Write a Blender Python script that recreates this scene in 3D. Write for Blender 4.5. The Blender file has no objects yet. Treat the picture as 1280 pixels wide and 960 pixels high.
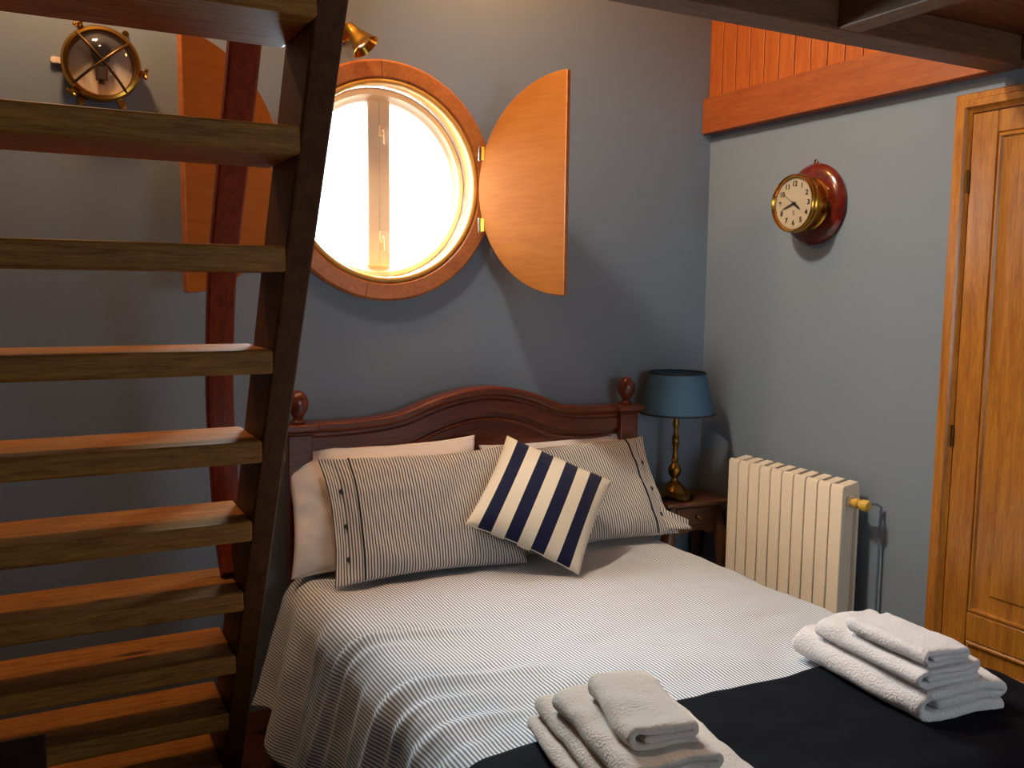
import bpy, bmesh, math, random
from mathutils import Vector, Matrix, noise
random.seed(4)
SC = bpy.context.scene
COL = SC.collection
PI = math.pi
rad = math.radians

# ------------------------------------------------------------------ helpers
def lin(h):
    h = h.lstrip('#')
    out = []
    for i in (0, 2, 4):
        c = int(h[i:i+2], 16) / 255
        out.append(c / 12.92 if c <= .04045 else ((c + .055) / 1.055) ** 2.4)
    return (*out, 1)

def new_mat(name):
    m = bpy.data.materials.new(name); m.use_nodes = True
    nt = m.node_tree
    return m, nt, nt.nodes['Principled BSDF']

def plain(name, col, rough=.6, metal=0, bump=0, bscale=60, spec=.5, var=0, vscale=3, sheen=0, coat=0):
    m, nt, b = new_mat(name)
    b.inputs['Base Color'].default_value = lin(col)
    b.inputs['Roughness'].default_value = rough
    b.inputs['Metallic'].default_value = metal
    b.inputs['Specular IOR Level'].default_value = spec
    b.inputs['Sheen Weight'].default_value = sheen
    b.inputs['Coat Weight'].default_value = coat
    tc = nt.nodes.new('ShaderNodeTexCoord')
    if bump:
        n = nt.nodes.new('ShaderNodeTexNoise'); n.inputs['Scale'].default_value = bscale
        n.inputs['Detail'].default_value = 4
        nt.links.new(tc.outputs['Object'], n.inputs['Vector'])
        bp = nt.nodes.new('ShaderNodeBump'); bp.inputs['Strength'].default_value = bump
        bp.inputs['Distance'].default_value = .01
        nt.links.new(n.outputs['Fac'], bp.inputs['Height']); nt.links.new(bp.outputs['Normal'], b.inputs['Normal'])
    if var:
        n = nt.nodes.new('ShaderNodeTexNoise'); n.inputs['Scale'].default_value = vscale
        nt.links.new(tc.outputs['Object'], n.inputs['Vector'])
        hs = nt.nodes.new('ShaderNodeHueSaturation'); hs.inputs['Color'].default_value = lin(col)
        mr = nt.nodes.new('ShaderNodeMapRange')
        mr.inputs['To Min'].default_value = 1 - var; mr.inputs['To Max'].default_value = 1 + var
        nt.links.new(n.outputs['Fac'], mr.inputs['Value']); nt.links.new(mr.outputs['Result'], hs.inputs['Value'])
        nt.links.new(hs.outputs['Color'], b.inputs['Base Color'])
    return m

def wood(name, dark, light, grain=(1, 1, 12), rough=.45, coat=0, scale=6, knots=0, spec=.5):
    """grain: per axis frequency; small along the fibre"""
    m, nt, b = new_mat(name)
    N, L = nt.nodes.new, nt.links.new
    tc = N('ShaderNodeTexCoord'); mp = N('ShaderNodeMapping')
    mp.inputs['Scale'].default_value = grain
    L(tc.outputs['Object'], mp.inputs['Vector'])
    n1 = N('ShaderNodeTexNoise'); n1.inputs['Scale'].default_value = scale; n1.inputs['Detail'].default_value = 6
    n1.inputs['Roughness'].default_value = .65; n1.inputs['Distortion'].default_value = .6
    L(mp.outputs['Vector'], n1.inputs['Vector'])
    n2 = N('ShaderNodeTexNoise'); n2.inputs['Scale'].default_value = scale * 5; n2.inputs['Detail'].default_value = 3
    L(mp.outputs['Vector'], n2.inputs['Vector'])
    mx = N('ShaderNodeMix'); mx.data_type = 'FLOAT'; mx.inputs['Factor'].default_value = .35
    L(n1.outputs['Fac'], mx.inputs['A']); L(n2.outputs['Fac'], mx.inputs['B'])
    cr = N('ShaderNodeValToRGB')
    cr.color_ramp.elements[0].position = .36; cr.color_ramp.elements[0].color = lin(dark)
    cr.color_ramp.elements[1].position = .62; cr.color_ramp.elements[1].color = lin(light)
    L(mx.outputs['Result'], cr.inputs['Fac'])
    src = cr.outputs['Color']
    if knots:
        v = N('ShaderNodeTexVoronoi'); v.inputs['Scale'].default_value = knots
        mp2 = N('ShaderNodeMapping'); mp2.inputs['Scale'].default_value = (.45, 1.5, 1)
        L(tc.outputs['Object'], mp2.inputs['Vector']); L(mp2.outputs['Vector'], v.inputs['Vector'])
        kr = N('ShaderNodeValToRGB')
        kr.color_ramp.elements[0].position = .06; kr.color_ramp.elements[0].color = (.12, .06, .03, 1)
        kr.color_ramp.elements[1].position = .13; kr.color_ramp.elements[1].color = (1, 1, 1, 1)
        L(v.outputs['Distance'], kr.inputs['Fac'])
        mm = N('ShaderNodeMix'); mm.data_type = 'RGBA'; mm.blend_type = 'MULTIPLY'; mm.inputs['Factor'].default_value = .8
        L(src, mm.inputs['A']); L(kr.outputs['Color'], mm.inputs['B']); src = mm.outputs['Result']
    L(src, b.inputs['Base Color'])
    b.inputs['Roughness'].default_value = rough
    b.inputs['Coat Weight'].default_value = coat
    b.inputs['Coat Roughness'].default_value = .2
    b.inputs['Specular IOR Level'].default_value = spec
    bp = N('ShaderNodeBump'); bp.inputs['Strength'].default_value = .12; bp.inputs['Distance'].default_value = .004
    L(mx.outputs['Result'], bp.inputs['Height']); L(bp.outputs['Normal'], b.inputs['Normal'])
    return m

def stripes(name, light, dark, period, duty=.5, soft=.12, rough=.85, u='X', offset=0):
    """stripes along UV V, measured in metres along U"""
    m, nt, b = new_mat(name)
    N, L = nt.nodes.new, nt.links.new
    uv = N('ShaderNodeUVMap'); uv.uv_map = 'UVMap'
    sp = N('ShaderNodeSeparateXYZ'); L(uv.outputs['UV'], sp.inputs['Vector'])
    a = N('ShaderNodeMath'); a.operation = 'MULTIPLY_ADD'; a.inputs[1].default_value = 1 / period; a.inputs[2].default_value = offset
    L(sp.outputs[u], a.inputs[0])
    f = N('ShaderNodeMath'); f.operation = 'FRACT'; L(a.outputs[0], f.inputs[0])
    c = N('ShaderNodeMath'); c.operation = 'SUBTRACT'; c.inputs[1].default_value = .5; L(f.outputs[0], c.inputs[0])
    d = N('ShaderNodeMath'); d.operation = 'ABSOLUTE'; L(c.outputs[0], d.inputs[0])
    mr = N('ShaderNodeMapRange'); mr.interpolation_type = 'SMOOTHSTEP'
    mr.inputs['From Min'].default_value = duty / 2 - soft / 2; mr.inputs['From Max'].default_value = duty / 2 + soft / 2
    L(d.outputs[0], mr.inputs['Value'])
    mx = N('ShaderNodeMix'); mx.data_type = 'RGBA'
    mx.inputs['A'].default_value = lin(dark); mx.inputs['B'].default_value = lin(light)
    L(mr.outputs['Result'], mx.inputs['Factor'])
    L(mx.outputs['Result'], b.inputs['Base Color'])
    b.inputs['Roughness'].default_value = rough
    b.inputs['Specular IOR Level'].default_value = .2
    b.inputs['Sheen Weight'].default_value = .15
    tc = N('ShaderNodeTexCoord'); n = N('ShaderNodeTexNoise'); n.inputs['Scale'].default_value = 35; n.inputs['Detail'].default_value = 5
    L(tc.outputs['Object'], n.inputs['Vector'])
    bp = N('ShaderNodeBump'); bp.inputs['Strength'].default_value = .25; bp.inputs['Distance'].default_value = .006
    L(n.outputs['Fac'], bp.inputs['Height']); L(bp.outputs['Normal'], b.inputs['Normal'])
    return m

def root_matrix(o):
    M = Matrix.Identity(4)
    while o is not None:
        M = o.matrix_basis @ M; o = o.parent
    return M

def obj(name, bm, m, parent=None, world=True, smooth=True, bevel=0, bseg=2, angle=40):
    """link a bmesh as one object; world=True: the verts are in world space"""
    if parent is not None and world:
        bm.transform(root_matrix(parent).inverted())
    bmesh.ops.recalc_face_normals(bm, faces=bm.faces)
    me = bpy.data.meshes.new(name); bm.to_mesh(me); bm.free()
    o = bpy.data.objects.new(name, me); COL.objects.link(o)
    if m is not None: me.materials.append(m)
    if parent is not None: o.parent = parent
    if smooth:
        for p in me.polygons: p.use_smooth = True
        me.set_sharp_from_angle(angle=rad(angle))
    if bevel:
        md = o.modifiers.new('bevel', 'BEVEL'); md.width = bevel; md.segments = bseg; md.limit_method = 'ANGLE'; md.angle_limit = rad(35)
    return o

def tag(o, label, cat=None, group=None, kind=None):
    o['label'] = label
    if cat: o['category'] = cat
    if group: o['group'] = group
    if kind: o['kind'] = kind
    return o

def thing(name, loc, label, cat, rotz=0, group=None, kind=None):
    o = bpy.data.objects.new(name, None); COL.objects.link(o)
    o.location = loc; o.rotation_euler = (0, 0, rotz); o.empty_display_size = .05
    return tag(o, label, cat, group, kind)

def struct(name, bm, m, label, cat, **k):
    return tag(obj(name, bm, m, **k), label, cat, kind='structure')

def box(bm, x0, x1, y0, y1, z0, z1, M=None):
    vs = [bm.verts.new((x, y, z)) for x in (x0, x1) for y in (y0, y1) for z in (z0, z1)]
    for f in ((0, 1, 3, 2), (4, 6, 7, 5), (0, 4, 5, 1), (2, 3, 7, 6), (0, 2, 6, 4), (1, 5, 7, 3)):
        bm.faces.new([vs[i] for i in f])
    if M is not None: bmesh.ops.transform(bm, matrix=M, verts=vs)
    return bm

def B(*a, **k): return box(bmesh.new(), *a, **k)

def lathe(bm, prof, M=None, seg=32, closed=False):
    """prof: (r, z) pairs, spun around local z"""
    rings = []; allv = []
    for r, z in prof:
        if r < 1e-6:
            v = bm.verts.new((0, 0, z)); rings.append([v]); allv.append(v)
        else:
            ring = [bm.verts.new((r * math.cos(2*PI*i/seg), r * math.sin(2*PI*i/seg), z)) for i in range(seg)]
            rings.append(ring); allv += ring
    prs = list(zip(rings[:-1], rings[1:]))
    if closed: prs.append((rings[-1], rings[0]))
    for a, b in prs:
        for i in range(seg):
            j = (i + 1) % seg
            if len(a) == 1 and len(b) == 1: continue
            if len(a) == 1: bm.faces.new((a[0], b[j], b[i]))
            elif len(b) == 1: bm.faces.new((a[i], a[j], b[0]))
            else: bm.faces.new((a[i], a[j], b[j], b[i]))
    if not closed:
        for ring in (rings[0], rings[-1]):
            if len(ring) > 1: bm.faces.new(ring)
    if M is not None: bmesh.ops.transform(bm, matrix=M, verts=allv)
    return bm

def LA(*a, **k): return lathe(bmesh.new(), *a, **k)

def frame_M(o, z, x=None):
    """matrix with local z along z at o"""
    z = Vector(z).normalized()
    x = Vector(x) if x else (Vector((1, 0, 0)) if abs(z.x) < .9 else Vector((0, 1, 0)))
    y = z.cross(x).normalized(); x = y.cross(z).normalized()
    M = Matrix((x, y, z)).transposed().to_4x4(); M.translation = Vector(o)
    return M

def tube(bm, pts, r, seg=10, rs=None, cap=True):
    pts = [Vector(p) for p in pts]; rings = []
    up = None
    for i, p in enumerate(pts):
        t = (pts[min(i+1, len(pts)-1)] - pts[max(i-1, 0)]).normalized()
        if up is None: up = Vector((0, 0, 1)) if abs(t.z) < .9 else Vector((1, 0, 0))
        a = t.cross(up).normalized(); b = a.cross(t).normalized(); up = b
        rr = rs[i] if rs else r
        rings.append([bm.verts.new(p + a*rr*math.cos(2*PI*k/seg) + b*rr*math.sin(2*PI*k/seg)) for k in range(seg)])
    for A, Bq in zip(rings[:-1], rings[1:]):
        for k in range(seg):
            j = (k+1) % seg
            bm.faces.new((A[k], A[j], Bq[j], Bq[k]))
    if cap:
        bm.faces.new(rings[0]); bm.faces.new(rings[-1])
    return bm

def T(*a, **k): return tube(bmesh.new(), *a, **k)

def sweep(bm, pts, sec, side):
    """sweep closed section [(a,b)] : a along side, b along normal"""
    pts = [Vector(p) for p in pts]; side = Vector(side).normalized(); rings = []
    for i, p in enumerate(pts):
        t = (pts[min(i+1, len(pts)-1)] - pts[max(i-1, 0)]).normalized()
        n = side.cross(t).normalized()
        rings.append([bm.verts.new(p + side*a + n*b) for a, b in sec])
    k = len(sec)
    for A, Bq in zip(rings[:-1], rings[1:]):
        for i in range(k):
            j = (i+1) % k
            bm.faces.new((A[i], A[j], Bq[j], Bq[i]))
    bm.faces.new(rings[0]); bm.faces.new(rings[-1])
    return bm

def prism(bm, pts, d):
    """extrude polygon (3D points) by vector d"""
    d = Vector(d)
    a = [bm.verts.new(p) for p in pts]; b = [bm.verts.new(Vector(p) + d) for p in pts]
    bm.faces.new(a); bm.faces.new(b)
    for i in range(len(a)):
        j = (i+1) % len(a); bm.faces.new((a[i], a[j], b[j], b[i]))
    return bm

def catmull(pts, n=8):
    P = [Vector(p) for p in pts]; P = [2*P[0]-P[1]] + P + [2*P[-1]-P[-2]]; out = []
    for i in range(1, len(P)-2):
        for k in range(n):
            t = k/n
            a, b, c, d = P[i-1], P[i], P[i+1], P[i+2]
            out.append(.5*((2*b) + (c-a)*t + (2*a-5*b+4*c-d)*t*t + (3*b-a-3*c+d)*t**3))
    out.append(P[-2]); return out

# ------------------------------------------------------------------ materials
M_wall = plain('slate_blue_paint', '#7c8a98', .75, bump=.05, bscale=90, var=.05, vscale=2)
M_floor = wood('floor_boards', '#260d05', '#48190a', (1, 8, 1), .45)
M_white = plain('white_plaster', '#cfc8bd', .9)
M_tread = wood('tread_pine', '#70451a', '#ad7430', (1, 14, 14), .55, knots=5, spec=.2)
M_string = wood('stringer_wood', '#42240e', '#5f3718', (9, 9, 1.2), .55, spec=.25)
M_rail = wood('handrail_mahogany', '#5e1f08', '#843412', (10, 10, 1), .45, spec=.2)
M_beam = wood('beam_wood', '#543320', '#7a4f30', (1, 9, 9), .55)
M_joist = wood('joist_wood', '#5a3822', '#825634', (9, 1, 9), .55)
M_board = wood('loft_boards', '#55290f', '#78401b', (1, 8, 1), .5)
M_ledger = wood('ledger_oak', '#8a4016', '#a5561e', (6, .8, 8), .5)
M_panel = wood('panel_pine', '#a04c18', '#bc6624', (1, 9, .7), .4)
M_casing = wood('porthole_oak', '#a95f2a', '#c97c3b', (3, 1, 3), .4)
M_shut = wood('shutter_veneer', '#96541c', '#a26022', (.8, 2, 8), .6, scale=4, spec=.08)
M_bead = plain('bead_varnish', '#d9a04a', .25)
M_sash = plain('sash_cream', '#fbe8d4', .35)
M_head = wood('headboard_mahogany', '#4a1a0b', '#74331a', (1, 4, 9), .3, coat=.3)
M_ns = wood('nightstand_walnut', '#482716', '#6a4024', (1, 6, 8), .35, coat=.2)
M_door = wood('door_pine', '#8f5316', '#bd7d28', (8, 8, .7), .3, coat=.35)
M_dark = wood('dark_oak', '#1c120c', '#2c1c12', (4, 4, 1), .6)
M_brass = plain('brass', '#c9963c', .22, metal=1)
M_brassd = plain('antique_brass', '#8f6a30', .32, metal=1, bump=.3, bscale=40)
M_bronze = plain('dark_bronze', '#6a5230', .35, metal=1)
M_chrome = plain('pale_metal', '#d8d2c4', .25, metal=1)
M_iron = plain('grey_socket', '#5a5140', .5, metal=.6)
M_rad = plain('radiator_cream', '#e9dcc6', .35)
M_valve = plain('valve_yellow', '#d8b04a', .4)
M_pipe = plain('painted_pipe', '#58687a', .5)
M_shade = plain('shade_blue', '#3d6480', .8, bump=.15, bscale=220)
M_trim = plain('navy_trim', '#16202f', .7)
M_linen = plain('white_cotton', '#e6dcd4', .85, bump=.2, bscale=25, sheen=.2)
M_towel = plain('towel_terry', '#e2dad8', .95, bump=.45, bscale=170, sheen=.4)
M_towel2 = plain('towel_terry_beige', '#d3c6b9', .95, bump=.45, bscale=170, sheen=.4)
M_runner = plain('navy_cloth', '#090b14', .9, bump=.15, bscale=300, spec=.15)
M_mattress = plain('mattress', '#cfcac4', .9)
M_duvet = stripes('duvet_ticking', '#f0f2f2', '#727b8b', .0095, .48, .25)
M_pill = stripes('pillow_ticking', '#ded8cf', '#4f5058', .0098, .46, .2)
M_cush = stripes('cushion_stripe', '#e6dcc6', '#101738', .095, .5, .02, u='X', offset=-.016)
M_cream = plain('cushion_cream', '#e2d8c4', .9)
M_wood_red = wood('clock_mahogany', '#4d120a', '#7c2313', (2, 2, 2), .12, coat=.8)
M_dial = plain('dial_silver', '#c4b79c', .35)
M_ink = plain('black_ink', '#15110e', .5)
M_glassy = None
def glass(name, tint=(1, 1, 1, 1), gl=.05):
    m = bpy.data.materials.new(name); m.use_nodes = True; nt = m.node_tree; nt.nodes.clear()
    o = nt.nodes.new('ShaderNodeOutputMaterial'); mx = nt.nodes.new('ShaderNodeMixShader')
    t = nt.nodes.new('ShaderNodeBsdfTransparent'); t.inputs['Color'].default_value = tint
    g = nt.nodes.new('ShaderNodeBsdfGlossy'); g.inputs['Roughness'].default_value = .03
    mx.inputs[0].default_value = gl
    nt.links.new(t.outputs[0], mx.inputs[1]); nt.links.new(g.outputs[0], mx.inputs[2])
    nt.links.new(mx.outputs[0], o.inputs['Surface'])
    return m
M_glass = glass('clear_glass')

# ------------------------------------------------------------------ room shell
D, W = 3.16, 2.616          # window wall at y = D, right wall at x = W
XL, YF, ZT = -1.3, -1.6, 3.5
WC = Vector((1.14, D, 1.875)); RH = .352      # round window centre and hole radius
TH = .22

def wall_with_round_hole():
    bm = bmesh.new(); n = 96; S = .5
    for y, flip in ((D, 0), (D + TH, 1)):
        ci = [bm.verts.new((WC.x + RH*math.cos(2*PI*i/n), y, WC.z + RH*math.sin(2*PI*i/n))) for i in range(n)]
        sq = []
        for i in range(n):
            a = 2*PI*i/n; c, s = math.cos(a), math.sin(a); k = S / max(abs(c), abs(s))
            sq.append(bm.verts.new((WC.x + c*k, y, WC.z + s*k)))
        for i in range(n):
            j = (i+1) % n; bm.faces.new((ci[i], ci[j], sq[j], sq[i]))
        x0, x1, z0, z1 = WC.x-S, WC.x+S, WC.z-S, WC.z+S
        for a, b, c, d in ((XL-.2, x0, 0, ZT), (x1, W+.2, 0, ZT), (x0, x1, 0, z0), (x0, x1, z1, ZT)):
            bm.faces.new([bm.verts.new(p) for p in ((a, y, c), (b, y, c), (b, y, d), (a, y, d))])
        if not flip: c0 = ci
    for i in range(n):
        j = (i+1) % n; bm.faces.new((c0[i], c0[j], ci[j], ci[i]))
    return bm
struct('wall_back', wall_with_round_hole(), M_wall, 'slate blue painted wall behind the bed holding the round window', 'wall', smooth=False)
struct('wall_right', B(W, W+.2, YF, D, 0, ZT), M_wall, 'slate blue painted wall behind the radiator and the round clock', 'wall', smooth=False)
struct('wall_left', B(XL-.2, XL, YF, D, 0, ZT), M_wall, 'slate blue painted wall beyond the ladder on the left', 'wall', smooth=False)
bm = bmesh.new()
for a in ((XL, 1.05, 0, ZT), (2.45, W, 0, ZT), (1.05, 2.45, 0, .9), (1.05, 2.45, 2.05, ZT)):  # the gap between these pieces is added to let the fill in
    box(bm, a[0], a[1], YF-.2, YF, a[2], a[3])
struct('wall_front', bm, M_wall, 'slate blue wall behind the viewer with an opening added for the fill light', 'wall', smooth=False)
struct('floor', B(XL-.2, W+.2, YF-.2, D+.2, -.1, 0), M_floor, 'reddish brown wooden floor under the bed and ladder', 'floor', smooth=False)
struct('ceiling', B(XL-.2, W+.2, YF-.2, D+.2, ZT, ZT+.1), M_white, 'pale ceiling high over the bed', 'ceiling', smooth=False)

# loft: boards, beam, joists, ledger, tongue and groove lining
ZB = 2.165; YB = 1.835
loft = bmesh.new()
y = YB - .02; 
while y > YF:
    box(loft, .78 if y > 1.45 else XL, W, max(y-.118, YF), y if y > 1.45 else min(y, 1.44), ZB+.085, ZB+.11); y -= .12
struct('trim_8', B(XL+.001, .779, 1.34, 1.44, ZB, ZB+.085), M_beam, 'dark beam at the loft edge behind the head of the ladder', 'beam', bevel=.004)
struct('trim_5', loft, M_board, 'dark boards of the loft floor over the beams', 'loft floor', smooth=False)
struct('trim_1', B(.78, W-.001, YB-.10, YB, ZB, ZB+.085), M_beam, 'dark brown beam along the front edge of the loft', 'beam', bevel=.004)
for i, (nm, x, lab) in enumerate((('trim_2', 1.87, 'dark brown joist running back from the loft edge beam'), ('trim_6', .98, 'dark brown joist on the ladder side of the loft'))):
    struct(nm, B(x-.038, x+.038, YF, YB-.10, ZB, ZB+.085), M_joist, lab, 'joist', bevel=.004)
struct('trim_3', B(W-.05, W-.0005, YB, D-.001, ZB, ZB+.147), M_ledger, 'orange brown wooden ledger beam high on the right wall', 'beam', bevel=.003)
struct('trim_7', B(W-.05, W-.0005, YF, YB-.102, ZB+.012, ZB+.084), M_beam, 'dark wall plate carrying the loft above the door', 'beam', bevel=.003)
bm = bmesh.new(); y = D - .002; k = 0
while y > 1.0:
    w = .082
    box(bm, W-.018, W-.0005, y-w+.004, y, ZB+.157 if y < YB+.1 else ZB+.148, ZT-.001)
    box(bm, W-.012, W-.0005, y-w, y-w+.004, ZB+.157 if y < YB+.1 else ZB+.148, ZT-.001); y -= w
struct('trim_4', bm, M_panel, 'orange pine tongue and groove lining above the ledger', 'panelling', smooth=False, bevel=.002)

# ------------------------------------------------------------------ round window
FY = lambda c: frame_M(c, (0, -1, 0), (1, 0, 0))          # local z towards the room
bm = LA([(.358, 0), (.358, .024), (.364, .03), (.414, .03), (.422, .022), (.422, 0)], FY(WC), 96, closed=True)
win = struct('window_1', bm, M_casing, 'round porthole window with orange wooden casing above the bed', 'window')
bm = bmesh.new()
for a in (93, 258):
    c, s = math.cos(rad(a)), math.sin(rad(a))
    tube(bm, [WC + Vector((c*r, -.0302, s*r)) for r in (.364, .416)], .0009, 4)
obj('joint_line', bm, M_string, win)
prof = []
for i in range(20):
    a = 2*PI*i/20; prof.append((.347 + .011*math.cos(a), .016 + .014*math.sin(a)))
obj('bead', LA(prof, FY(WC), 96, closed=True), M_bead, win)
# lining of the reveal
obj('reveal', LA([(.3515, -.075), (.345, -.075), (.337, .012), (.3515, .014)], FY(WC), 96, closed=True), M_bead, win)
prof = [(.342, -.14), (.342, -.068), (.334, -.060), (.318, -.060), (.312, -.068), (.306, -.075), (.298, -.078), (.294, -.085), (.294, -.14)]
obj('window_frame', LA(prof, FY(WC), 96, closed=True), M_sash, win)
bm = B(WC.x-.043, WC.x+.043, D+.062, D+.13, WC.z-.296, WC.z+.296)
mu = obj('mullion', bm, M_sash, win, bevel=.006)
obj('meeting_groove', B(WC.x-.002, WC.x+.002, D+.0605, D+.0625, WC.z-.29, WC.z+.29), M_cream, mu, smooth=False)
for s in (-1, 1):
    bm = bmesh.new(); pts = []
    for i in range(33):
        a = -PI/2 + PI*i/32
        pts.append((WC.x + s*max(.036, .293*math.cos(a)), D+.100, WC.z + .293*math.sin(a)))
    prism(bm, pts, (0, .006, 0)); obj('pane', bm, M_glass, win, smooth=False)
for dz, nm in ((.19, 'latch'), (-.19, 'latch')):
    bm = B(WC.x-.002, WC.x+.026, D+.050, D+.061, WC.z+dz-.02, WC.z+dz+.02)
    la = obj(nm, bm, M_sash, win, bevel=.003)
    bm = T([(WC.x+.012, D+.052, WC.z+dz), (WC.x+.012, D+.038, WC.z+dz), (WC.x+.012, D+.034, WC.z+dz-.012), (WC.x+.012, D+.034, WC.z+dz-.05)], .005, 8)
    obj('lever', bm, M_sash, la)

def shutter(name, hinge, ang, label, mirror):
    R = .386; root = thing(name, hinge, label, 'shutter', ang, 'porthole shutters')
    n = 48
    def half(rr, y0, y1):
        b_ = bmesh.new(); pts = []
        for i in range(n+1):
            a = PI/2 + PI*i/n
            pts.append((R + rr*math.cos(a), y0, rr*math.sin(a)))
        return prism(b_, pts, (0, y1-y0, 0))
    p = obj('panel', half(R, -.009, .009), M_shut, root, world=False, bevel=.002)
    obj('edge_strip', B(R-.001, R+.004, -.0095, .0095, -R+.002, R-.002), M_casing, root, world=False, bevel=.001)
    s = mirror
    for z in (-.13, .13):
        h = obj('hinge', LA([(0, -.026), (.004, -.026), (.004, .026), (0, .026)], Matrix.Translation((0.004, s*.012, z)), 12), M_chrome, root, world=False)
        obj('hinge_leaf', B(.004, .026, s*.0092-.0008, s*.0092+.0008, z-.024, z+.024), M_brass, h, world=False, smooth=False)
    return root
shutter('window_shutter', (1.499, 3.118, 1.866), math.atan2(-.345, .16), 'half round orange wooden shutter open on the right of the porthole', -1)
shutter('window_shutter', (.756, 3.105, 1.866), math.atan2(-.19, -.344), 'half round orange wooden shutter behind the ladder, left of the porthole', 1)

# ------------------------------------------------------------------ ladder
Xr, Xi = .5166, .4584
yf = lambda z: 1.517 + (2.17 - z)/1.753
DEP = .207
lad = thing('loft_ladder', (.15, yf(0)+.1, 0), 'steep dark wooden ladder with thick treads at the left, rising to the loft', 'ladder')
def stringer(x0, x1):
    return prism(bmesh.new(), [(x0, yf(0), 0), (x0, yf(0)+DEP, 0), (x0, yf(2.45)+DEP, 2.45), (x0, yf(2.45), 2.45)], (x1-x0, 0, 0))
obj('stringer', stringer(Xi, Xr), M_string, lad, bevel=.006)
XI2 = -.30
obj('stringer', stringer(XI2-.058, XI2), M_string, lad, bevel=.006)
for k in range(1, 11):
    z = 1.802 - .2175*(k-2)
    obj('tread', B(XI2, Xi, yf(z)+.001, yf(z)+DEP+.04, z-.052, z), M_tread, lad, bevel=.006)
pts = [(.455, 2.03, 2.36), (.455, 2.20, 2.05), (.455, 2.355, 1.812), (.455, 2.545, 1.518), (.457, 2.625, 1.20), (.459, 2.60, .985), (.460, 2.57, .86), (.462, 2.53, .77), (.463, 2.49, .72)]
hr = catmull(pts, 6)
sec = [(-.036, -.014), (-.03, -.02), (.03, -.02), (.036, -.014), (.036, .014), (.03, .02), (-.03, .02), (-.036, .014)]
obj('handrail', sweep(bmesh.new(), hr, sec, (1, 0, 0)), M_rail, lad)

# dark shape at lower left, built as a plain box on feet
dbox = thing('dark_box', (-.3, 1.95, 0), 'dark box shape at the lower left in front of the ladder', 'cabinet')
obj('body', B(-.62, -.024, 1.72, 2.06,   .03, .535), M_dark, dbox, bevel=.004)
obj('box_top', B(-.64, -.008, 1.70, 2.08, .535, .560), M_dark, dbox, bevel=.004)
for x in (-.6, -.06):
    for y in (1.75, 2.02): obj('foot', LA([(.016, 0), (.02, .03)], Matrix.Translation((x, y, 0)), 12), M_dark, dbox)

# ------------------------------------------------------------------ bed
X0 = 1.455
bed = thing('double_bed', (X0, 2.1, 0), 'double bed with arched mahogany headboard against the window wall', 'bed')
HY0, HY1 = 3.055, 3.095
top = [(.76, .968), (.98, .968), (1.165, .986), (1.34, 1.042), (1.505, 1.066), (1.66, 1.042), (1.815, .986), (1.98, .968), (2.17, .968)]
cv = catmull([(x, 0, z) for x, z in top], 6)
bm = bmesh.new()
prism(bm, [(p.x, HY0+.012, p.z) for p in cv] + [(2.17, HY0+.012, .32), (.76, HY0+.012, .32)], (0, .02, 0))
hb = obj('headboard', bm, M_head, bed)
# moulded top rail swept along the arch
sec = [(-.024, -.028), (-.024, .018), (-.018, .024), (-.018, .034), (-.034, .044), (-.040, .052), (-.040, .064), (-.032, .070), (.030, .070), (.030, -.028)]
obj('top_rail', sweep(bmesh.new(), [(p.x, (HY0+HY1)/2, p.z) for p in cv], [(a, -b) for a, b in sec], (0, 1, 0)), M_head, bed, bevel=.002)
# inner moulding of the panel
ins = [(p.x*.93 + X0*.07, HY0+.010, p.z-.055) for p in cv if .80 < p.x < 2.12]
obj('panel_moulding', T(ins + [(ins[-1][0], HY0+.010, .55)] , .009, 8), M_head, hb)
obj('panel_moulding', T([ins[0], (ins[0][0], HY0+.010, .55)], .009, 8), M_head, hb)
for x in (.79, 2.14):
    po = obj('headboard_post', B(x-.042, x+.042, HY0-.022, HY1-.002, 0, 1.0), M_head, bed, bevel=.004)
    bm = B(x-.05, x+.05, HY0-.030, HY1, 1.0, 1.012); box(bm, x-.062, x+.062, HY0-.042, HY1+.004, 1.012, 1.037)
    obj('post_cap', bm, M_head, po, bevel=.006)
    prof = [(.024, 1.037), (.026, 1.043), (.018, 1.05), (.016, 1.056), (.022, 1.066), (.033, 1.084), (.037, 1.104), (.034, 1.124), (.024, 1.14), (.010, 1.149), (0, 1.15)]
    obj('finial', LA(prof, Matrix.Translation((x, (HY0+HY1)/2-.012, 0)), 24), M_head, po)
for x in (.79, 2.12): obj('side_rail', B(x-.014, x+.014, 1.12, HY0-.024, .18, .32), M_head, bed, bevel=.004)
obj('foot_rail', B(.776, 2.134, 1.07, 1.105, .16, .33), M_head, bed, bevel=.004)
for x in (.80, 2.11): obj('leg', B(x-.03, x+.03, 1.06, 1.12, 0, .16), M_head, bed, bevel=.004)
bm = B(.81, 2.10, 1.13, 3.02, .26, .47)
obj('mattress', bm, M_mattress, bed, bevel=.04, bseg=4)

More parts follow.
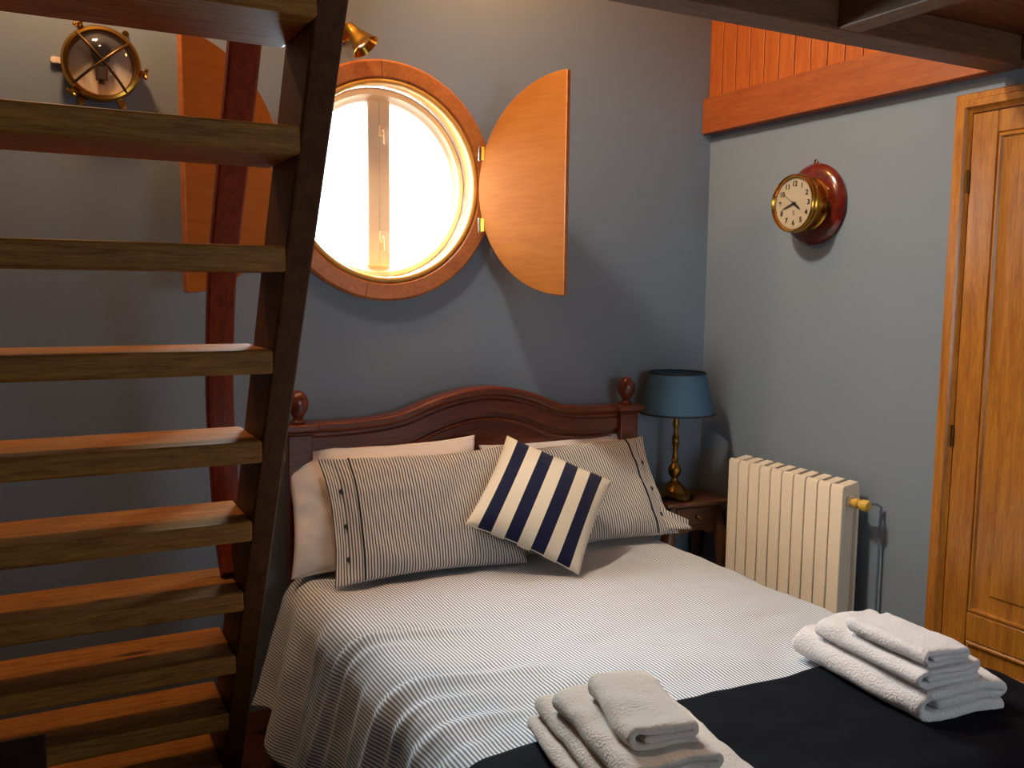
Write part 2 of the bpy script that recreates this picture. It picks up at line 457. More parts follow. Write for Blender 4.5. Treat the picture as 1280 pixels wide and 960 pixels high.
# duvet
WH, RR, ZD = .745, .10, .548
YH, YFT = 3.0, 1.06
TM = rad(82)
def drop(a, flat):
    """distance a along the cloth -> (outward, down)"""
    if a <= flat: return a, 0
    b = a - flat
    if b < RR*TM:
        th = b/RR; return flat + RR*math.sin(th), RR*(1-math.cos(th))
    b -= RR*TM
    return flat + RR*math.sin(TM) + b*math.cos(TM), RR*(1-math.cos(TM)) + b*math.sin(TM)
CRE = [ # creases of the left drop, (Y at the edge, curve, width, height, start s)
    (2.34, .10, .026, .015, -.50), (2.27, .06, .018, .008, -.74), (2.15, .04, .024, .008, -.80), (2.02, .10, .030, .014, -.46),
    (1.92, .09, .020, .009, -.68), (1.80, .08, .024, .009, -.58), (1.69, .04, .020, .006, -.74), (2.52, .02, .045, .012, -.76), (2.76, .0, .045, .010, -.78)]
def P0(s, t):
    """s across from the middle, t from the head towards the foot, both along the cloth"""
    x, dz = drop(abs(s), WH-RR)
    ty, dy = drop(t, YH-YFT-RR)
    crown = -.016*(s/WH)**2 if abs(s) < WH else -.016
    p = Vector((X0 + math.copysign(x, s), YH - ty, ZD + crown - max(dz, dy)))
    return p
def disp(s, t):
    Y = YH - t
    h = .013*noise.fractal(Vector((s*2.2, t*3.2, 1.7)), 1, 2, 4) + .004*noise.noise(Vector((s*9, t*14, 3)))
    # long soft ripples across the top
    h += .0022*math.sin(t*21 + 2.2*math.sin(s*2.4+.8) + .5) * max(0, 1-abs(s)/.9)
    sl = -s
    for (yc, cu, wd, hh, s0) in CRE:
        if s < s0+.25:
            k = min(1, max(0, (s0+.25 - s)/.35)); k = k*k*(3-2*k)
            u = (Y - (yc - cu*max(0, (s+.75))*2.2 + .06*max(0, -s-.75)))/wd
            if abs(u) < 3.5: h += hh*k*(math.exp(-u*u) - .5*math.exp(-(u-1.6)**2))
    if sl > WH: h += (sl-WH)*.07*(math.sin(Y*19+.6*math.sin(Y*7)) ) + (sl-WH)*.10
    if s > WH: h += (s-WH)*.09*math.sin(Y*17)
    return h
def surf(s, t, off=0):
    e = .004
    p = P0(s, t); n = (P0(s+e, t)-P0(s-e, t)).cross(P0(s, t-e)-P0(s, t+e))
    n.normalize()
    return p + n*(disp(s, t)+off)
def cloth(s0, s1, t0, t1, ns, nt, off, hem=None):
    bm = bmesh.new(); uvl = bm.loops.layers.uv.new('UVMap'); g = []
    for j in range(nt+1):
        t = t0 + (t1-t0)*j/nt; row = []
        for i in range(ns+1):
            u = i/ns; a0, a1 = s0, s1
            if hem: a0 = s0 + hem(t)
            s = a0 + (a1-a0)*u
            v = bm.verts.new(surf(s, t, off)); row.append((v, s, t))
        g.append(row)
    for j in range(nt):
        for i in range(ns):
            q = [g[j][i], g[j][i+1], g[j+1][i+1], g[j+1][i]]
            f = bm.faces.new([a[0] for a in q])
            for l, a in zip(f.loops, q): l[uvl].uv = (a[1], a[2])
    return bm
def hemf(t):
    return .03*math.sin(t*5+1) + .02*math.sin(t*13) - .04*min(1, max(0, (t-.25)/.5))
dv = obj('duvet', cloth(-WH-.43, WH+.38, 0, 2.24, 260, 240, 0, hemf), M_duvet, angle=180)
md = dv.modifiers.new('thick', 'SOLIDIFY'); md.thickness = .02; md.offset = -1
tag(dv, 'white duvet with fine blue grey ticking stripes spread over the bed', 'duvet')
def runhem(t): return 0
rn = obj('bed_runner', cloth(-WH-.30, WH+.30, 1.393, 2.20, 200, 80, .012), M_runner, angle=180)
md = rn.modifiers.new('thick', 'SOLIDIFY'); md.thickness = .009; md.offset = -1
tag(rn, 'navy blue bed runner folded across the foot of the bed', 'bed runner')

# ------------------------------------------------------------------ pillows and cushion
def pillow_mesh(a, b, t, pin=.07, seed=0, nu=56, nv=44, wr=.006, exp=.42, flat=(0, 0)):
    """front is +z; returns bmesh and a function giving the front surface point"""
    def pt(u, v, side):
        x = a/2*u*(1 - pin*(1-v*v)*abs(u)**2); y = b/2*v*(1 - pin*1.2*(1-u*u)*abs(v)**2)
        eu = u
        if flat[0] and u < 0: eu = max(-1, u/(1-flat[0]))
        if flat[1] and u > 0: eu = min(1, u/(1-flat[1]))
        th = (max(0, 1-eu*eu)**exp) * (max(0, 1-v*v)**exp)
        z = side*(t/2*th + .004)
        if abs(u) >= 1 or abs(v) >= 1: z = 0
        w = noise.fractal(Vector((u*2.3+seed, v*2.3, side*.4)), 1, 2, 4)*wr
        # pulls radiating from the corners
        w += wr*.8*math.sin(9*math.atan2(v, u)+seed)*(u*u*v*v)
        return Vector((x, y, z + w*(1 if abs(u) < 1 and abs(v) < 1 else .6)))
    bm = bmesh.new(); uvl = bm.loops.layers.uv.new('UVMap')
    def mp(i, n):
        q = -1+2*i/n; return math.sin(q*PI/2)*.55+q*.45
    U = [mp(i, nu) for i in range(nu+1)]; V = [mp(j, nv) for j in range(nv+1)]
    grids = []
    edge = {}
    for side in (1, -1):
        g = []
        for j, v in enumerate(V):
            row = []
            for i, u in enumerate(U):
                bd = i in (0, nu) or j in (0, nv)
                if bd and (i, j) in edge: row.append(edge[i, j]); continue
                w = bm.verts.new(pt(u, v, side if not bd else 1))
                if bd: edge[i, j] = w
                row.append(w)
            g.append(row)
        for j in range(nv):
            for i in range(nu):
                idx = [(i, j), (i+1, j), (i+1, j+1), (i, j+1)]
                if side < 0: idx.reverse()
                f = bm.faces.new([g[q][p] for p, q in idx])
                for l, (p, q) in zip(f.loops, idx): l[uvl].uv = (U[p]*a/2, V[q]*b/2)
    return bm, (lambda u, v: pt(u, v, 1))
def place(o, c, lean, spin=0, yaw=0):
    M = Matrix.Translation(c) @ Matrix.Rotation(yaw, 4, 'Z') @ Matrix.Rotation(PI/2-lean, 4, 'X') @ Matrix.Rotation(spin, 4, 'Z')
    o.matrix_basis = M
def plain_pillow(label, c, lean, spin, yaw, a=.68, b=.44, seed=1, t=.10):
    bm, f = pillow_mesh(a, b, t, seed=seed, wr=.009)
    o = obj('pillow', bm, M_linen, angle=180); place(o, c, lean, spin, yaw)
    return tag(o, label, 'pillow')
plain_pillow('white pillow leaning on the headboard behind the left striped pillow', (1.078, 2.965, .752), rad(24), rad(.8), rad(-7), .70, .45, 1)
plain_pillow('white pillow mostly hidden behind the right striped pillow', (1.83, 2.99, .730), rad(26), rad(1), rad(2), .70, .42, 5)
def striped_pillow(label, c, lean, spin, yaw, a, b, seed, side, t=.115):
    bm, f = pillow_mesh(a, b, t, seed=seed, wr=.010, flat=(.14, 0) if side < 0 else (0, .14))
    o = obj('striped_pillow', bm, M_pill, angle=180); place(o, c, lean, spin, yaw); tag(o, label, 'pillow')
    u0 = .71*side
    pts = [f(u0, -.985+1.97*i/40) + Vector((0, 0, .0015)) for i in range(41)]
    q = obj('piping', T(pts, .0035, 8), M_trim, o, world=False); q['label'] = 'dark navy piping'
    for v in (.42, -.12, -.62):
        p = f(.855*side, v)
        q = obj('button', LA([(0, 0), (.008, 0), (.0095, .002), (.008, .005), (.005, .0042), (0, .0042)], Matrix.Translation(p), 16), M_trim, o, world=False)
        q['label'] = 'dark round button'
    return o
striped_pillow('large striped ticking pillow on the left with buttoned end', (1.165, 2.845, .738), rad(30), rad(0), rad(-3), .68, .44, 2, -1)
rp = striped_pillow('striped ticking pillow on the right, behind the bold navy cushion', (1.835, 2.878, .737), rad(38), rad(1), rad(-3), .68, .43, 7, 1)
# loose flap end of the right pillowcase
bm = bmesh.new(); uvl = bm.loops.layers.uv.new('UVMap'); g = []
for j in range(9):
    row = []
    for i in range(9):
        u, v = i/8, j/8
        x = .285 + .10*u; yy = -.20 + .10*v*(1-.6*u) - .012*u
        row.append((bm.verts.new((x, yy, .006*math.sin(v*6+u*2) + .004*u + .012)), x, yy))
    g.append(row)
for j in range(8):
    for i in range(8):
        q = [g[j][i], g[j][i+1], g[j+1][i+1], g[j+1][i]]; f = bm.faces.new([a[0] for a in q])
        for l, a in zip(f.loops, q): l[uvl].uv = (a[1], a[2])
fl = obj('pillowcase_flap', bm, M_pill, rp, world=False, angle=180); md = fl.modifiers.new('t', 'SOLIDIFY'); md.thickness = .006
bm, f = pillow_mesh(.41, .41, .15, pin=.055, seed=11, wr=.003, exp=.5)
cu = obj('striped_cushion', bm, M_cush, angle=180); place(cu, (1.545, 2.705, .765), rad(44), rad(-31.6), rad(-10.8))
tag(cu, 'square cushion with bold navy and cream stripes, tipped on one corner', 'cushion')
pts = [f(-1+2*i/30, 1) for i in range(31)] + [f(1, 1-2*i/30) for i in range(1, 31)] + [f(1-2*i/30, -1) for i in range(1, 31)] + [f(-1, -1+2*i/30) for i in range(1, 31)]
obj('seam', T(pts, .0025, 6), M_cream, cu, world=False)

# ------------------------------------------------------------------ towels
def towel_profile(w, t, style):
    """centre line of the folded cloth in (x,z), spiral or double fold; t = layer thickness"""
    h = w/2; pts = []
    def arc(cx, cz, r, a0, a1, n=10):
        return [(cx + r*math.cos(a0+(a1-a0)*i/n), cz + r*math.sin(a0+(a1-a0)*i/n)) for i in range(n+1)]
    if style == 'spiral':          # inner flap, right fold, top, left fold, bottom
        pts = [(-h+2.2*t, 1.5*t), (h-1.2*t, 1.5*t)]
        pts += arc(h-.9*t, 2.0*t, .5*t, -PI/2, PI/2)
        pts += arc(-h+1.5*t, 1.5*t, 1.0*t, PI/2, 3*PI/2)
        pts += [(h-.3*t, .5*t)]
    else:                          # four layers with two folds on the left
        pts = [(h-.4*t, .5*t)] + arc(-h+.5*t, 1.0*t, .5*t, 3*PI/2, PI/2)[0:] + arc(h-.5*t, 2.0*t, .5*t, -PI/2, PI/2)
        pts += arc(-h+1.5*t, 3.0*t, .5*t, 3*PI/2, PI/2) + [(h-.5*t, 3.5*t)]
    # resample
    out = [Vector((pts[0][0], 0, pts[0][1]))]
    for p, q in zip(pts[:-1], pts[1:]):
        a, b = Vector((p[0], 0, p[1])), Vector((q[0], 0, q[1])); n = max(1, int((b-a).length/(t*.5)))
        for i in range(1, n+1): out.append(a + (b-a)*i/n)
    return out
def towel(label, c, rot, w, L, t, style, mat, group, seed, sag=0):
    cl = towel_profile(w, t, style)
    def outline(hw):
        left, right = [], []
        for i, p in enumerate(cl):
            d = (cl[min(i+1, len(cl)-1)] - cl[max(i-1, 0)]).normalized(); n = Vector((-d.z, 0, d.x))
            left.append(p + n*hw); right.append(p - n*hw)
        d0 = (cl[0]-cl[1]).normalized()*hw*.7; d1 = (cl[-1]-cl[-2]).normalized()*hw*.7
        return left + [cl[-1]+d1] + right[::-1] + [cl[0]+d0], len(left)
    bm = bmesh.new(); rows = []
    e = t*.42
    ys = [(-L/2, .30), (-L/2+e*.12, .62), (-L/2+e*.4, .85), (-L/2+e, .98)]
    ys += [(-L/2+e+(L-2*e)*i/28, 1) for i in range(1, 28)]
    ys += [(-y, q) for y, q in reversed(ys[:4])]
    for y, q_ in ys:
        ring, nl = outline(t*.48*q_); row = []
        for p in ring:
            q = Vector((p.x, y, p.z))
            w_ = noise.fractal(Vector((q.x*7+seed, q.y*7, q.z*9)), 1, 2, 3)*.0075
            q.z = max(.001, q.z + w_*(q.z/(3*t)) + .3*w_)
            q.x += noise.noise(Vector((seed, q.y*9, q.z*20)))*.008
            q.y += noise.noise(Vector((q.x*14, seed*3, q.z*25)))*.013
            q.x += noise.noise(Vector((q.x*60, q.y*60, q.z*60+seed)))*.0012; q.z += noise.noise(Vector((q.x*55+3, q.y*55, q.z*60+seed)))*.0014
            q.z -= sag*(2*y/L)**2*.5*(q.z/(3*t))
            row.append(bm.verts.new(q))
        rows.append(row)
    k = len(ring)
    for a, b in zip(rows[:-1], rows[1:]):
        for i in range(k):
            j = (i+1) % k; bm.faces.new((a[i], a[j], b[j], b[i]))
    for row in (rows[0], rows[-1]):      # ends: strip of quads following the fold
        for i in range(nl-1):
            bm.faces.new((row[i], row[i+1], row[k-3-i], row[k-2-i]))
        bm.faces.new((row[nl-1], row[nl], row[nl+1])); bm.faces.new((row[0], row[k-2], row[k-1]))
    o = obj('folded_towel', bm, mat, angle=60)
    o.location = c; o.rotation_euler = (0, 0, rot)
    return tag(o, label, 'towel', group)
def along(c, rot, dx, dy):
    return (c[0] + dx*math.cos(rot) - dy*math.sin(rot), c[1] + dx*math.sin(rot) + dy*math.cos(rot))
def bed_z(c, w, L):
    zs = sorted(surf(c[0]+w*i/8-X0, YH-(c[1]+L*j/8), .012).z for i in range(-4, 5) for j in range(-4, 5))
    return zs[int(len(zs)*.85)] - .004
G = 'towels stacked at the right of the bed'
c = (1.832, 1.465); r = rad(-5); zt = bed_z(c, .265, .42)
towel('large folded white towel at the bottom of the right stack', (*c, zt), r, .265, .42, .0265, 'spiral', M_towel, G, 1)
cc = along(c, r, -.035, -.035)
towel('medium folded white towel in the middle of the right stack', (*cc, zt+.080), r, .185, .34, .016, 'spiral', M_towel, G, 2)
cc = along(c, r, -.055, -.085)
towel('small folded white towel on top of the right stack', (*cc, zt+.1285), r, .130, .24, .0122, 'spiral', M_towel, G, 3)
G = 'towels stacked at the left of the bed foot'
c = (1.035, 1.42); r = rad(-9); zt = bed_z(c, .30, .42)
towel('large folded beige white towel at the bottom of the left stack', (*c, zt), r, .30, .42, .0195, 'double', M_towel2, G, 4)
cc = along(c, r, -.03, -.04)
towel('medium folded beige white towel in the middle of the left stack', (*cc, zt+.078), r, .20, .34, .0165, 'spiral', M_towel2, G, 5)
cc = along(c, r, -.02, -.05)
towel('small folded beige white towel on top of the left stack', (*cc, zt+.1275), rad(-13), .14, .23, .015, 'spiral', M_towel2, G, 6)

# ------------------------------------------------------------------ nightstand and lamp
ns = thing('nightstand', (2.273, 2.935, 0), 'small walnut nightstand with one drawer between bed and radiator', 'nightstand', math.atan2(-.033, .307))
w_, d_ = .30, .235
NT = .63
def N(name, bm, m=M_ns, p=ns, **k): return obj(name, bm, m, p, world=False, **k)
N('table_top', B(-.004, w_+.006, -.004, d_, NT-.02, NT), bevel=.006)
N('body', B(.028, w_-.028, .025, d_-.015, NT-.12, NT-.02), bevel=.003)
dr = N('drawer', B(.052, w_-.052, .017, .027, NT-.102, NT-.028), bevel=.004)
kn = N('knob', LA([(.006, 0), (.006, .008), (.011, .014), (.013, .02), (.009, .026), (0, .027)], frame_M((w_/2, .017, NT-.066), (0, -1, 0)), 16), M_bronze, dr)
# shaped apron
pts = []
for i in range(25):
    u = i/24; pts.append((.03+(w_-.06)*u, .022, NT-.12-.004-.026*abs(math.cos(u*PI))**1.5*(.5+.5*math.cos(u*4*PI)**2)))
N('apron', prism(bmesh.new(), [(.03, .022, NT-.105)] + pts + [(w_-.03, .022, NT-.105)], (0, .014, 0)))
for sx, x in ((-1, .040), (1, w_-.040)):
    for sy, y in ((-1, .040), (1, d_-.03)):
        path = [(x, y, NT-.05), (x+sx*.012, y+sy*.006, NT-.13), (x+sx*.026, y+sy*.012, NT-.20), (x+sx*.020, y+sy*.010, NT-.32), (x+sx*.004, y, .18), (x+sx*.004, y, .05), (x+sx*.016, y+sy*.006, 0.006)]
        pp = catmull(path, 6); n = len(pp)
        if sy > 0: pp = [Vector((p.x, min(p.y, d_-.02), p.z)) for p in pp]
        rs = []
        for i in range(n):
            u = i/(n-1); rs.append(.021 + .012*math.exp(-((u-.28)/.14)**2) - .009*min(1, max(0, (u-.4)/.4)) + .006*max(0, (u-.93)/.07))
        N('leg', T(pp, 0, 10, rs=rs))

lp = thing('table_lamp', (2.374, 3.03, NT), 'brass table lamp with blue shade standing on the nightstand', 'lamp')
bm = bmesh.new(); seg = 48
prof = [(.082, .002), (.084, .010), (.072, .020), (.060, .026), (.050, .034), (.046, .046), (.036, .058), (.024, .066), (.018, .072)]
lathe(bm, prof, None, seg)
for v in bm.verts:       # scalloped, arched foot
    rr = math.hypot(v.co.x, v.co.y); a = math.atan2(v.co.y, v.co.x)
    if rr > .045:
        k = (rr-.045)/.04; lobes = math.cos(4*a+.6)
        v.co.x *= 1 + .12*k*lobes; v.co.y *= 1 + .12*k*lobes
        v.co.z += .010*k*(1-lobes) + .003*math.sin(16*a)*k
obj('base', bm, M_brassd, lp, world=False, angle=60)
prof = [(.018, .070), (.014, .078), (.012, .086), (.020, .094), (.027, .108), (.028, .122), (.022, .138), (.014, .146), (.012, .154), (.018, .160), (.013, .168), (.010, .20), (.013, .225), (.017, .236), (.013, .246), (.016, .258), (.010, .27), (.009, .30), (.015, .315), (.011, .33), (.008, .36)]
obj('stem', LA(prof, None, 24), M_brassd, lp, world=False)
obj('switch', LA([(0, 0), (.004, 0), (.004, .012), (0, .012)], frame_M((-.012, 0, .215), (-1, 0, 0)), 10), M_chrome, lp, world=False)
prof = [(.158, .362), (.116, .532), (.1145, .532), (.1565, .362)]
bm = bmesh.new(); lathe(bm, prof, None, 64, closed=True)
sh = obj('lamp_shade', bm, M_shade, lp, world=False)
for rr, z in ((.1585, .364), (.1165, .531)):
    bm = bmesh.new(); pr = [(rr + .003*math.cos(2*PI*i/8), z + .004*math.sin(2*PI*i/8)) for i in range(8)]
    obj('shade_trim', lathe(bm, pr, None, 64, closed=True), M_trim, sh, world=False)['label'] = 'dark navy trim'
obj('bulb', LA([(0, .36), (.014, .36), (.014, .39), (.026, .42), (.03, .445), (.02, .468), (0, .475)], None, 20), M_sash, lp, world=False)
bm = bmesh.new()
for k in range(3):
    a = k*2*PI/3+.4; tube(bm, [(0, 0, .50), (.117*math.cos(a), .117*math.sin(a), .526)], .0018, 6)
tube(bm, [(0, 0, .47), (0, 0, .503)], .003, 6)
obj('shade_carrier', bm, M_brassd, lp, world=False)

# ------------------------------------------------------------------ radiator
ra = thing('radiator', (W-.08, 2.53, 0), 'cream white ribbed radiator on the right wall beside the bed', 'radiator')
RX0, RX1 = W-.13, W-.035
ZB_, ZT_ = .16, .828
n = 10; y0, y1 = 2.231, 2.826; pitch = (y1-y0)/n
for i in range(n):
    ya = y0 + pitch*i
    bm = bmesh.new()
    # front fin with chamfered head
    prism(bm, [(RX0, ya+.00225, ZB_), (RX0, ya+.00225, ZT_-.012), (RX0+.008, ya+.00225, ZT_), (RX0+.020, ya+.00225, ZT_), (RX0+.020, ya+.00225, ZB_)], (0, pitch-.0045, 0))
    # web
    box(bm, RX0+.018, RX1-.010, ya+pitch/2-.006, ya+pitch/2+.006, ZB_+.03, ZT_-.05)
    # sloping top bridge
    prism(bm, [(RX0+.016, ya+.010, ZT_-.004), (RX1-.010, ya+.010, ZT_-.004+.012), (RX1, ya+.010, ZT_-.012), (RX1, ya+.010, ZT_-.06), (RX0+.016, ya+.010, ZT_-.06)], (0, pitch-.020, 0))
    # back fin
    box(bm, RX1-.012, RX1, ya+.008, ya+pitch-.008, ZB_, ZT_-.03)
    # header tubes
    for z in (ZB_+.06, ZT_-.06): lathe(bm, [(.021, -.0005), (.021, pitch+.0005)], frame_M((W-.085, ya, z), (0, 1, 0)), 16)
    obj('section', bm, M_rad, ra, bevel=.003)
vz = ZT_-.06
bm = LA([(.012, 0), (.012, .012), (.017, .014), (.017, .030), (.012, .034), (.012, .044), (.019, .046), (.021, .064), (.015, .074), (0, .076)], frame_M((W-.085, y0-.001, vz), (0, -1, 0)), 20)
va = obj('valve', bm, M_valve, ra); va['label'] = 'yellowish brass valve'
obj('valve_pipe', T([(W-.085, y0-.03, vz), (W-.055, y0-.045, vz), (W-.03, y0-.062, vz), (W-.018, y0-.07, vz-.01), (W-.018, y0-.07, vz-.06), (W-.018, y0-.07, .002)], .0045, 10), M_pipe, ra)['label'] = 'thin pipe painted the blue of the wall'
for z in (.2, .7):
    for y in (y0+.09, y1-.09): obj('wall_bracket', B(W-.036, W-.001, y-.012, y+.012, z-.015, z+.015), M_rad, ra)

# ------------------------------------------------------------------ door
dY1, dZ1 = 1.965, 2.120; dY0 = .98
cas = .062
bm = bmesh.new()
sec = [(0, 0), (.012, 0), (.018, .004), (.020, .02), (.026, .024), (.030, .045), (.022, .050), (.016, .058), (.012, .062), (0, .062)]
# casing as mitred frame: left leg, head, right leg
def casing_ring(off, dep):
    y1_, y0_, z1_ = dY1-off, dY0+off, dZ1-off
    return [(W-dep, y1_, 0), (W-dep, y1_, z1_), (W-dep, y0_, z1_), (W-dep, y0_, 0)]
rings = [[bm.verts.new(p) for p in casing_ring(o_, d__)] for d__, o_ in sec]
for a, b in zip(rings, rings[1:] + rings[:1]):
    for i in range(3): bm.faces.new((a[i], a[i+1], b[i+1], b[i]))
bm.faces.new([r_[0] for r_ in rings]); bm.faces.new([r_[3] for r_ in rings])
door = struct('door_1', bm, M_door, 'honey varnished wooden panel door in the right wall', 'door')
lY1, lY0, lZ1 = dY1-cas, dY0+cas, dZ1-cas
X_leaf = W-.016
st = .085
zs = [.02, .12, .405, .495, 1.988, lZ1]     # bottom rail, lower panel, lock rail, upper panel, top rail
bm = bmesh.new()
box(bm, X_leaf, W-.001, lY1-.004-st, lY1-.004, .008, lZ1-.004)
box(bm, X_leaf, W-.001, lY0+.004, lY0+.004+st, .008, lZ1-.004)
for a, b in ((.008, .12), (.405, .495), (1.988, lZ1-.004)): box(bm, X_leaf, W-.001, lY0+.004+st, lY1-.004-st, a, b)
leaf = obj('door_leaf', bm, M_door, door, bevel=.003)
pa0, pa1 = lY0+.004+st, lY1-.004-st
for a, b in ((.12, .405), (.495, 1.988)):
    bm = bmesh.new()
    prof = [(0, .007), (.007, .013), (.012, .013), (.016, .006), (.030, .003), (.068, .004), (.074, .009)]
    rr = [[bm.verts.new((W-.004-dep, y, z)) for y, z in ((pa1-o_, a+o_), (pa1-o_, b-o_), (pa0+o_, b-o_), (pa0+o_, a+o_))] for o_, dep in prof]
    for A, Bq in zip(rr[:-1], rr[1:]):
        for i in range(4): bm.faces.new((A[i], A[(i+1) % 4], Bq[(i+1) % 4], Bq[i]))
    bm.faces.new(rr[-1])
    obj('door_panel', bm, M_door, leaf, angle=15)
for z in (1.85, .25, 1.05):
    obj('hinge', LA([(0, -.035), (.005, -.035), (.005, .035), (0, .035)], Matrix.Translation((W-.020, lY1-.001, z)), 10), M_bronze, door)

# ------------------------------------------------------------------ wall clock
CK = Vector((W, 2.545, 1.826)); FX = frame_M(CK, (-1, 0, 0), (0, -1, 0))   # local x towards the viewer's right, y up
ck = thing('wall_clock', CK, 'round brass clock on a mahogany disc on the right wall', 'clock')
def K(name, bm, m, p=ck, **k):
    bm.transform(FX); return obj(name, bm, m, p, **k)
K('backboard', LA([(0, .001), (.150, .001), (.152, .010), (.146, .018), (.135, .026), (.118, .032), (0, .032)], None, 64), M_wood_red)
K('case', LA([(.094, .030), (.098, .034), (.092, .040), (.092, .082), (.102, .086), (.107, .092), (.107, .100), (.103, .106), (.106, .112), (.106, .118), (.101, .124), (.097, .118), (.094, .108), (0, .106)], None, 64), M_brass)
di = K('dial', LA([(0, .1062), (.0925, .1062), (.0925, .1085), (0, .1085)], None, 64), M_dial)
def text_mesh(s, size, loc, bold=0):
    cu_ = bpy.data.curves.new('t', 'FONT'); cu_.body = s; cu_.size = size; cu_.align_x = 'CENTER'; cu_.align_y = 'CENTER'; cu_.extrude = .0004; cu_.offset = bold
    o = bpy.data.objects.new('t', cu_); COL.objects.link(o)
    dg = bpy.context.evaluated_depsgraph_get(); me = bpy.data.meshes.new_from_object(o.evaluated_get(dg))
    bpy.data.objects.remove(o); bpy.data.curves.remove(cu_)
    me.transform(Matrix.Translation(loc)); return me
bm = bmesh.new()
for h in range(1, 13):
    a = rad(90-30*h); me = text_mesh(str(h), .026, (.071*math.cos(a), .071*math.sin(a), .109), .0008); bm.from_mesh(me); bpy.data.meshes.remove(me)
for k in range(60):
    a = rad(6*k); r0 = .0865 if k % 5 else .0845
    M = Matrix.Rotation(a, 4, 'Z'); box(bm, r0, .0905, -.0005, .0005, .1086, .1092, M)
K('numerals', bm, M_ink, di, smooth=False)
b = bmesh.new()
tube(b, [(.004, -.030, .109), (0, -.026, .109), (-.004, -.030, .109), (0, -.036, .109), (.005, -.040, .109), (-.005, -.040, .109)], .0011, 6)
K('dial_emblem', b, M_ink, di, smooth=False)
def hand(name, hours, L, w, z, tail=.012):
    a = rad(90-30*hours); b = bmesh.new()
    prism(b, [(-tail, -w*.6, z), (-tail, w*.6, z), (L*.3, w, z), (L*.72, w*.7, z), (L, 0, z), (L*.72, -w*.7, z), (L*.3, -w, z)], (0, 0, .0008))
    b.transform(Matrix.Rotation(a, 4, 'Z')); return K(name, b, M_ink, smooth=False)
hand('hour_hand', 4.2, .042, .005, .1105)
hand('minute_hand', 8.35, .066, .0032, .112)
hand('second_hand', 10.2, .073, .0009, .1135, .02)
K('hand_hub', LA([(0, .109), (.005, .109), (.005, .115), (0, .116)], None, 16), M_ink)
K('crystal', LA([(0, .121), (.05, .1205), (.096, .117), (.096, .1185), (.05, .122), (0, .1225)], None, 48), M_glass)
K('hanger', T([(-.006, .149, .008), (-.006, .160, .008), (0, .166, .008), (.006, .160, .008), (.006, .149, .008)], .0028, 8), M_bronze)

# ------------------------------------------------------------------ bulkhead lamp
BL = Vector((.218, D, 2.168)); BM_ = frame_M(BL, (0, -1, 0), (1, 0, 0))
bl = thing('bulkhead_lamp', BL, 'round brass bulkhead wall lamp with crossed guard bars behind the ladder', 'wall lamp')
def Q(name, bm, m, p=bl, **k):
    bm.transform(BM_); return obj(name, bm, m, p, **k)
Q('backplate', LA([(0, .001), (.106, .001), (.108, .008), (.104, .016), (.100, .030), (.094, .030), (.092, .014), (0, .012)], None, 56), M_brassd)
Q('reflector', LA([(0, .0125), (.0905, .0125), (.0905, .015), (0, .015)], None, 48), plain('enamel_cream', '#f6ead2', .5))
Q('bezel', LA([(.095, .030), (.109, .030), (.113, .038), (.112, .050), (.106, .059), (.098, .061), (.0935, .054), (.0935, .034)], None, 64, closed=True), M_brass)
Q('glass_cover', LA([(.094, .050), (.083, .066), (.058, .080), (.030, .087), (0, .089), (0, .0875), (.030, .0855), (.057, .0785), (.082, .0645), (.0925, .050)], None, 48), M_glass)
bm = bmesh.new()
for a in (40, 130):
    c_, s_ = math.cos(rad(a)), math.sin(rad(a)); pts = []
    for i in range(25):
        q = -1+2*i/24; pts.append((.104*q*c_, .104*q*s_, .056+.040*(1-abs(q)**2.6)))
    tube(bm, pts, .0042, 8)
Q('guard', bm, M_bronze)
Q('socket', LA([(0, -.058), (.010, -.058), (.010, -.048), (.017, -.046), (.017, -.012), (.014, -.010), (0, -.010)], Matrix.Translation((0, 0, .036)) @ Matrix.Rotation(-PI/2, 4, 'X'), 20), M_iron)
Q('bulb', LA([(.010, -.010), (.013, -.002), (.026, .02), (.03, .038), (.024, .055), (.01, .064), (0, .065)], Matrix.Translation((0, 0, .036)) @ Matrix.Rotation(-PI/2, 4, 'X'), 24), M_glass)
for a in (178, 55, -62, -118):
    M = Matrix.Rotation(rad(a), 4, 'Z')
    b = bmesh.new(); box(b, .100, .128, -.009, .009, .004, .012, M)
    lathe(b, [(0, .004), (.010, .004), (.010, .013), (.003, .0135), (0, .0135)], M @ Matrix.Translation((.128, 0, 0)), 16)
    Q('mounting_lug', b, M_brass if a != 178 else M_sash)
for a in (118, -8, -132):
    M = Matrix.Rotation(rad(a), 4, 'Z') @ Matrix.Translation((.116, 0, .03))
    b = bmesh.new(); box(b, -.008, .010, -.009, .009, -.012, .014, M)
    lathe(b, [(0, -.006), (.006, -.006), (.006, .022), (0, .024)], M @ Matrix.Translation((.008, 0, 0)), 12)
    for s in (-1, 1):
        lathe(b, [(0, 0), (.005, .002), (.0065, .008), (.004, .014), (0, .015)], M @ frame_M((.010, s*.004, .016), (.2, s, .6)), 10)
    Q('wing_nut', b, M_brass)

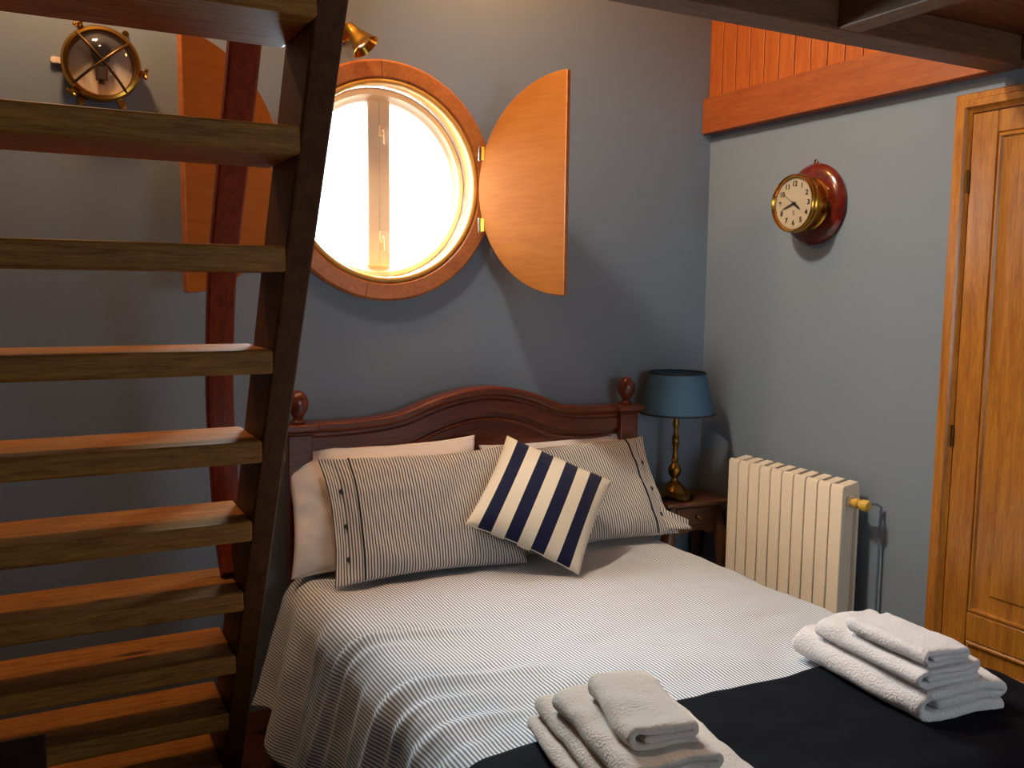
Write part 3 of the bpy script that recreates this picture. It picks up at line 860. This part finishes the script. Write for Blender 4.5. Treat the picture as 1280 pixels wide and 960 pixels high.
# ------------------------------------------------------------------ brass spotlight above the window
SP = Vector((.985, D, 2.375))
sp = thing('spotlight', SP, 'small brass bell shaped spotlight on the wall above the round window', 'spotlight')
obj('wall_plate', LA([(0, .001), (.035, .001), (.035, .008), (.028, .014), (0, .016)], frame_M(SP, (0, -1, 0)), 32), M_brass, sp)
obj('arm', T(catmull([SP+Vector((0, -.014, 0)), SP+Vector((0, -.05, .012)), SP+Vector((.008, -.075, .0))], 6), .0055, 10), M_brass, sp)
A = SP + Vector((.004, -.072, .004)); dirv = Vector((.58, -.45, -.90))
prof = [(0, -.006), (.010, -.004), (.014, .004), (.017, .020), (.021, .034), (.027, .046), (.034, .064), (.041, .080), (.043, .082), (.041, .083), (.033, .066), (.026, .050), (.019, .038), (0, .034)]
prof = [(a*1.18, b*1.12) for a, b in prof]
obj('spot_shade', LA(prof, frame_M(A, dirv), 40), M_brass, sp)
obj('bulb', LA([(0, .036), (.010, .036), (.016, .052), (.024, .070), (.0245, .076), (.018, .082), (0, .084)], frame_M(A, dirv), 24), M_chrome, sp)

# ------------------------------------------------------------------ light
w = bpy.data.worlds.new('sky'); SC.world = w; w.use_nodes = True
bg = w.node_tree.nodes['Background']; bg.inputs['Color'].default_value = (.86, .94, 1, 1); bg.inputs['Strength'].default_value = 4.0
def lamp(name, kind, loc, energy, col, size=.1, target=None, sy=None, spread=None):
    l = bpy.data.lights.new(name, kind); l.energy = energy; l.color = col
    if kind == 'AREA':
        l.size = size
        if sy: l.shape = 'RECTANGLE'; l.size_y = sy
        else: l.shape = 'DISK'
        if spread: l.spread = spread
    else: l.shadow_soft_size = size
    o = bpy.data.objects.new(name, l); COL.objects.link(o); o.location = loc
    if target is not None:
        o.rotation_euler = (Vector(target)-Vector(loc)).to_track_quat('-Z', 'Y').to_euler()
    return o
lamp('porthole_daylight', 'AREA', (1.14, D+.34, 2.02), 110, (.70, .90, 1), .9, (1.22, 1.6, .75), spread=rad(135))
lamp('front_fill', 'AREA', (1.75, YF-.1, 1.48), 5, (.72, .87, 1), 1.3, (1.75, 2.0, 1.0), 1.1)  # added cool fill behind the camera, mainly for the towel ends
lamp('ceiling_lamp', 'AREA', (.70, 2.50, 3.32), 15, (1, .90, .74), .2, (2.3, 2.15, 1.45), spread=rad(95))
lamp('wall_spot_glow', 'POINT', (1.5, 2.84, 3.0), 22, (1, .42, .11), .07)
lamp('wall_spot_glow', 'POINT', (.1, 2.80, 2.90), 42, (1, .56, .28), .07)

# ------------------------------------------------------------------ camera
yaw, pitch, roll, F, H = rad(27.76), rad(6.054), rad(.637), 1140.6, 1.507
f_ = Vector((math.sin(yaw)*math.cos(pitch), math.cos(yaw)*math.cos(pitch), -math.sin(pitch)))
r0 = Vector((math.cos(yaw), -math.sin(yaw), 0)); u0 = r0.cross(f_)
r_ = r0*math.cos(roll) + u0*math.sin(roll); u_ = r_.cross(f_)
cam = bpy.data.cameras.new('camera'); co = bpy.data.objects.new('camera', cam); COL.objects.link(co)
Mx = Matrix((r_, u_, -f_)).transposed().to_4x4(); Mx.translation = (0, 0, H); co.matrix_world = Mx
cam.sensor_width = 36; cam.lens = F*36/1280; cam.clip_start = .05
SC.camera = co
SC.view_settings.view_transform = 'Standard'; SC.view_settings.look = 'None'
SC.view_settings.exposure = -.1; SC.view_settings.gamma = 1; SC.view_settings.use_curve_mapping = False
SC.cycles.use_denoising = True
SC.cycles.max_bounces = 8; SC.cycles.sample_clamp_indirect = 6
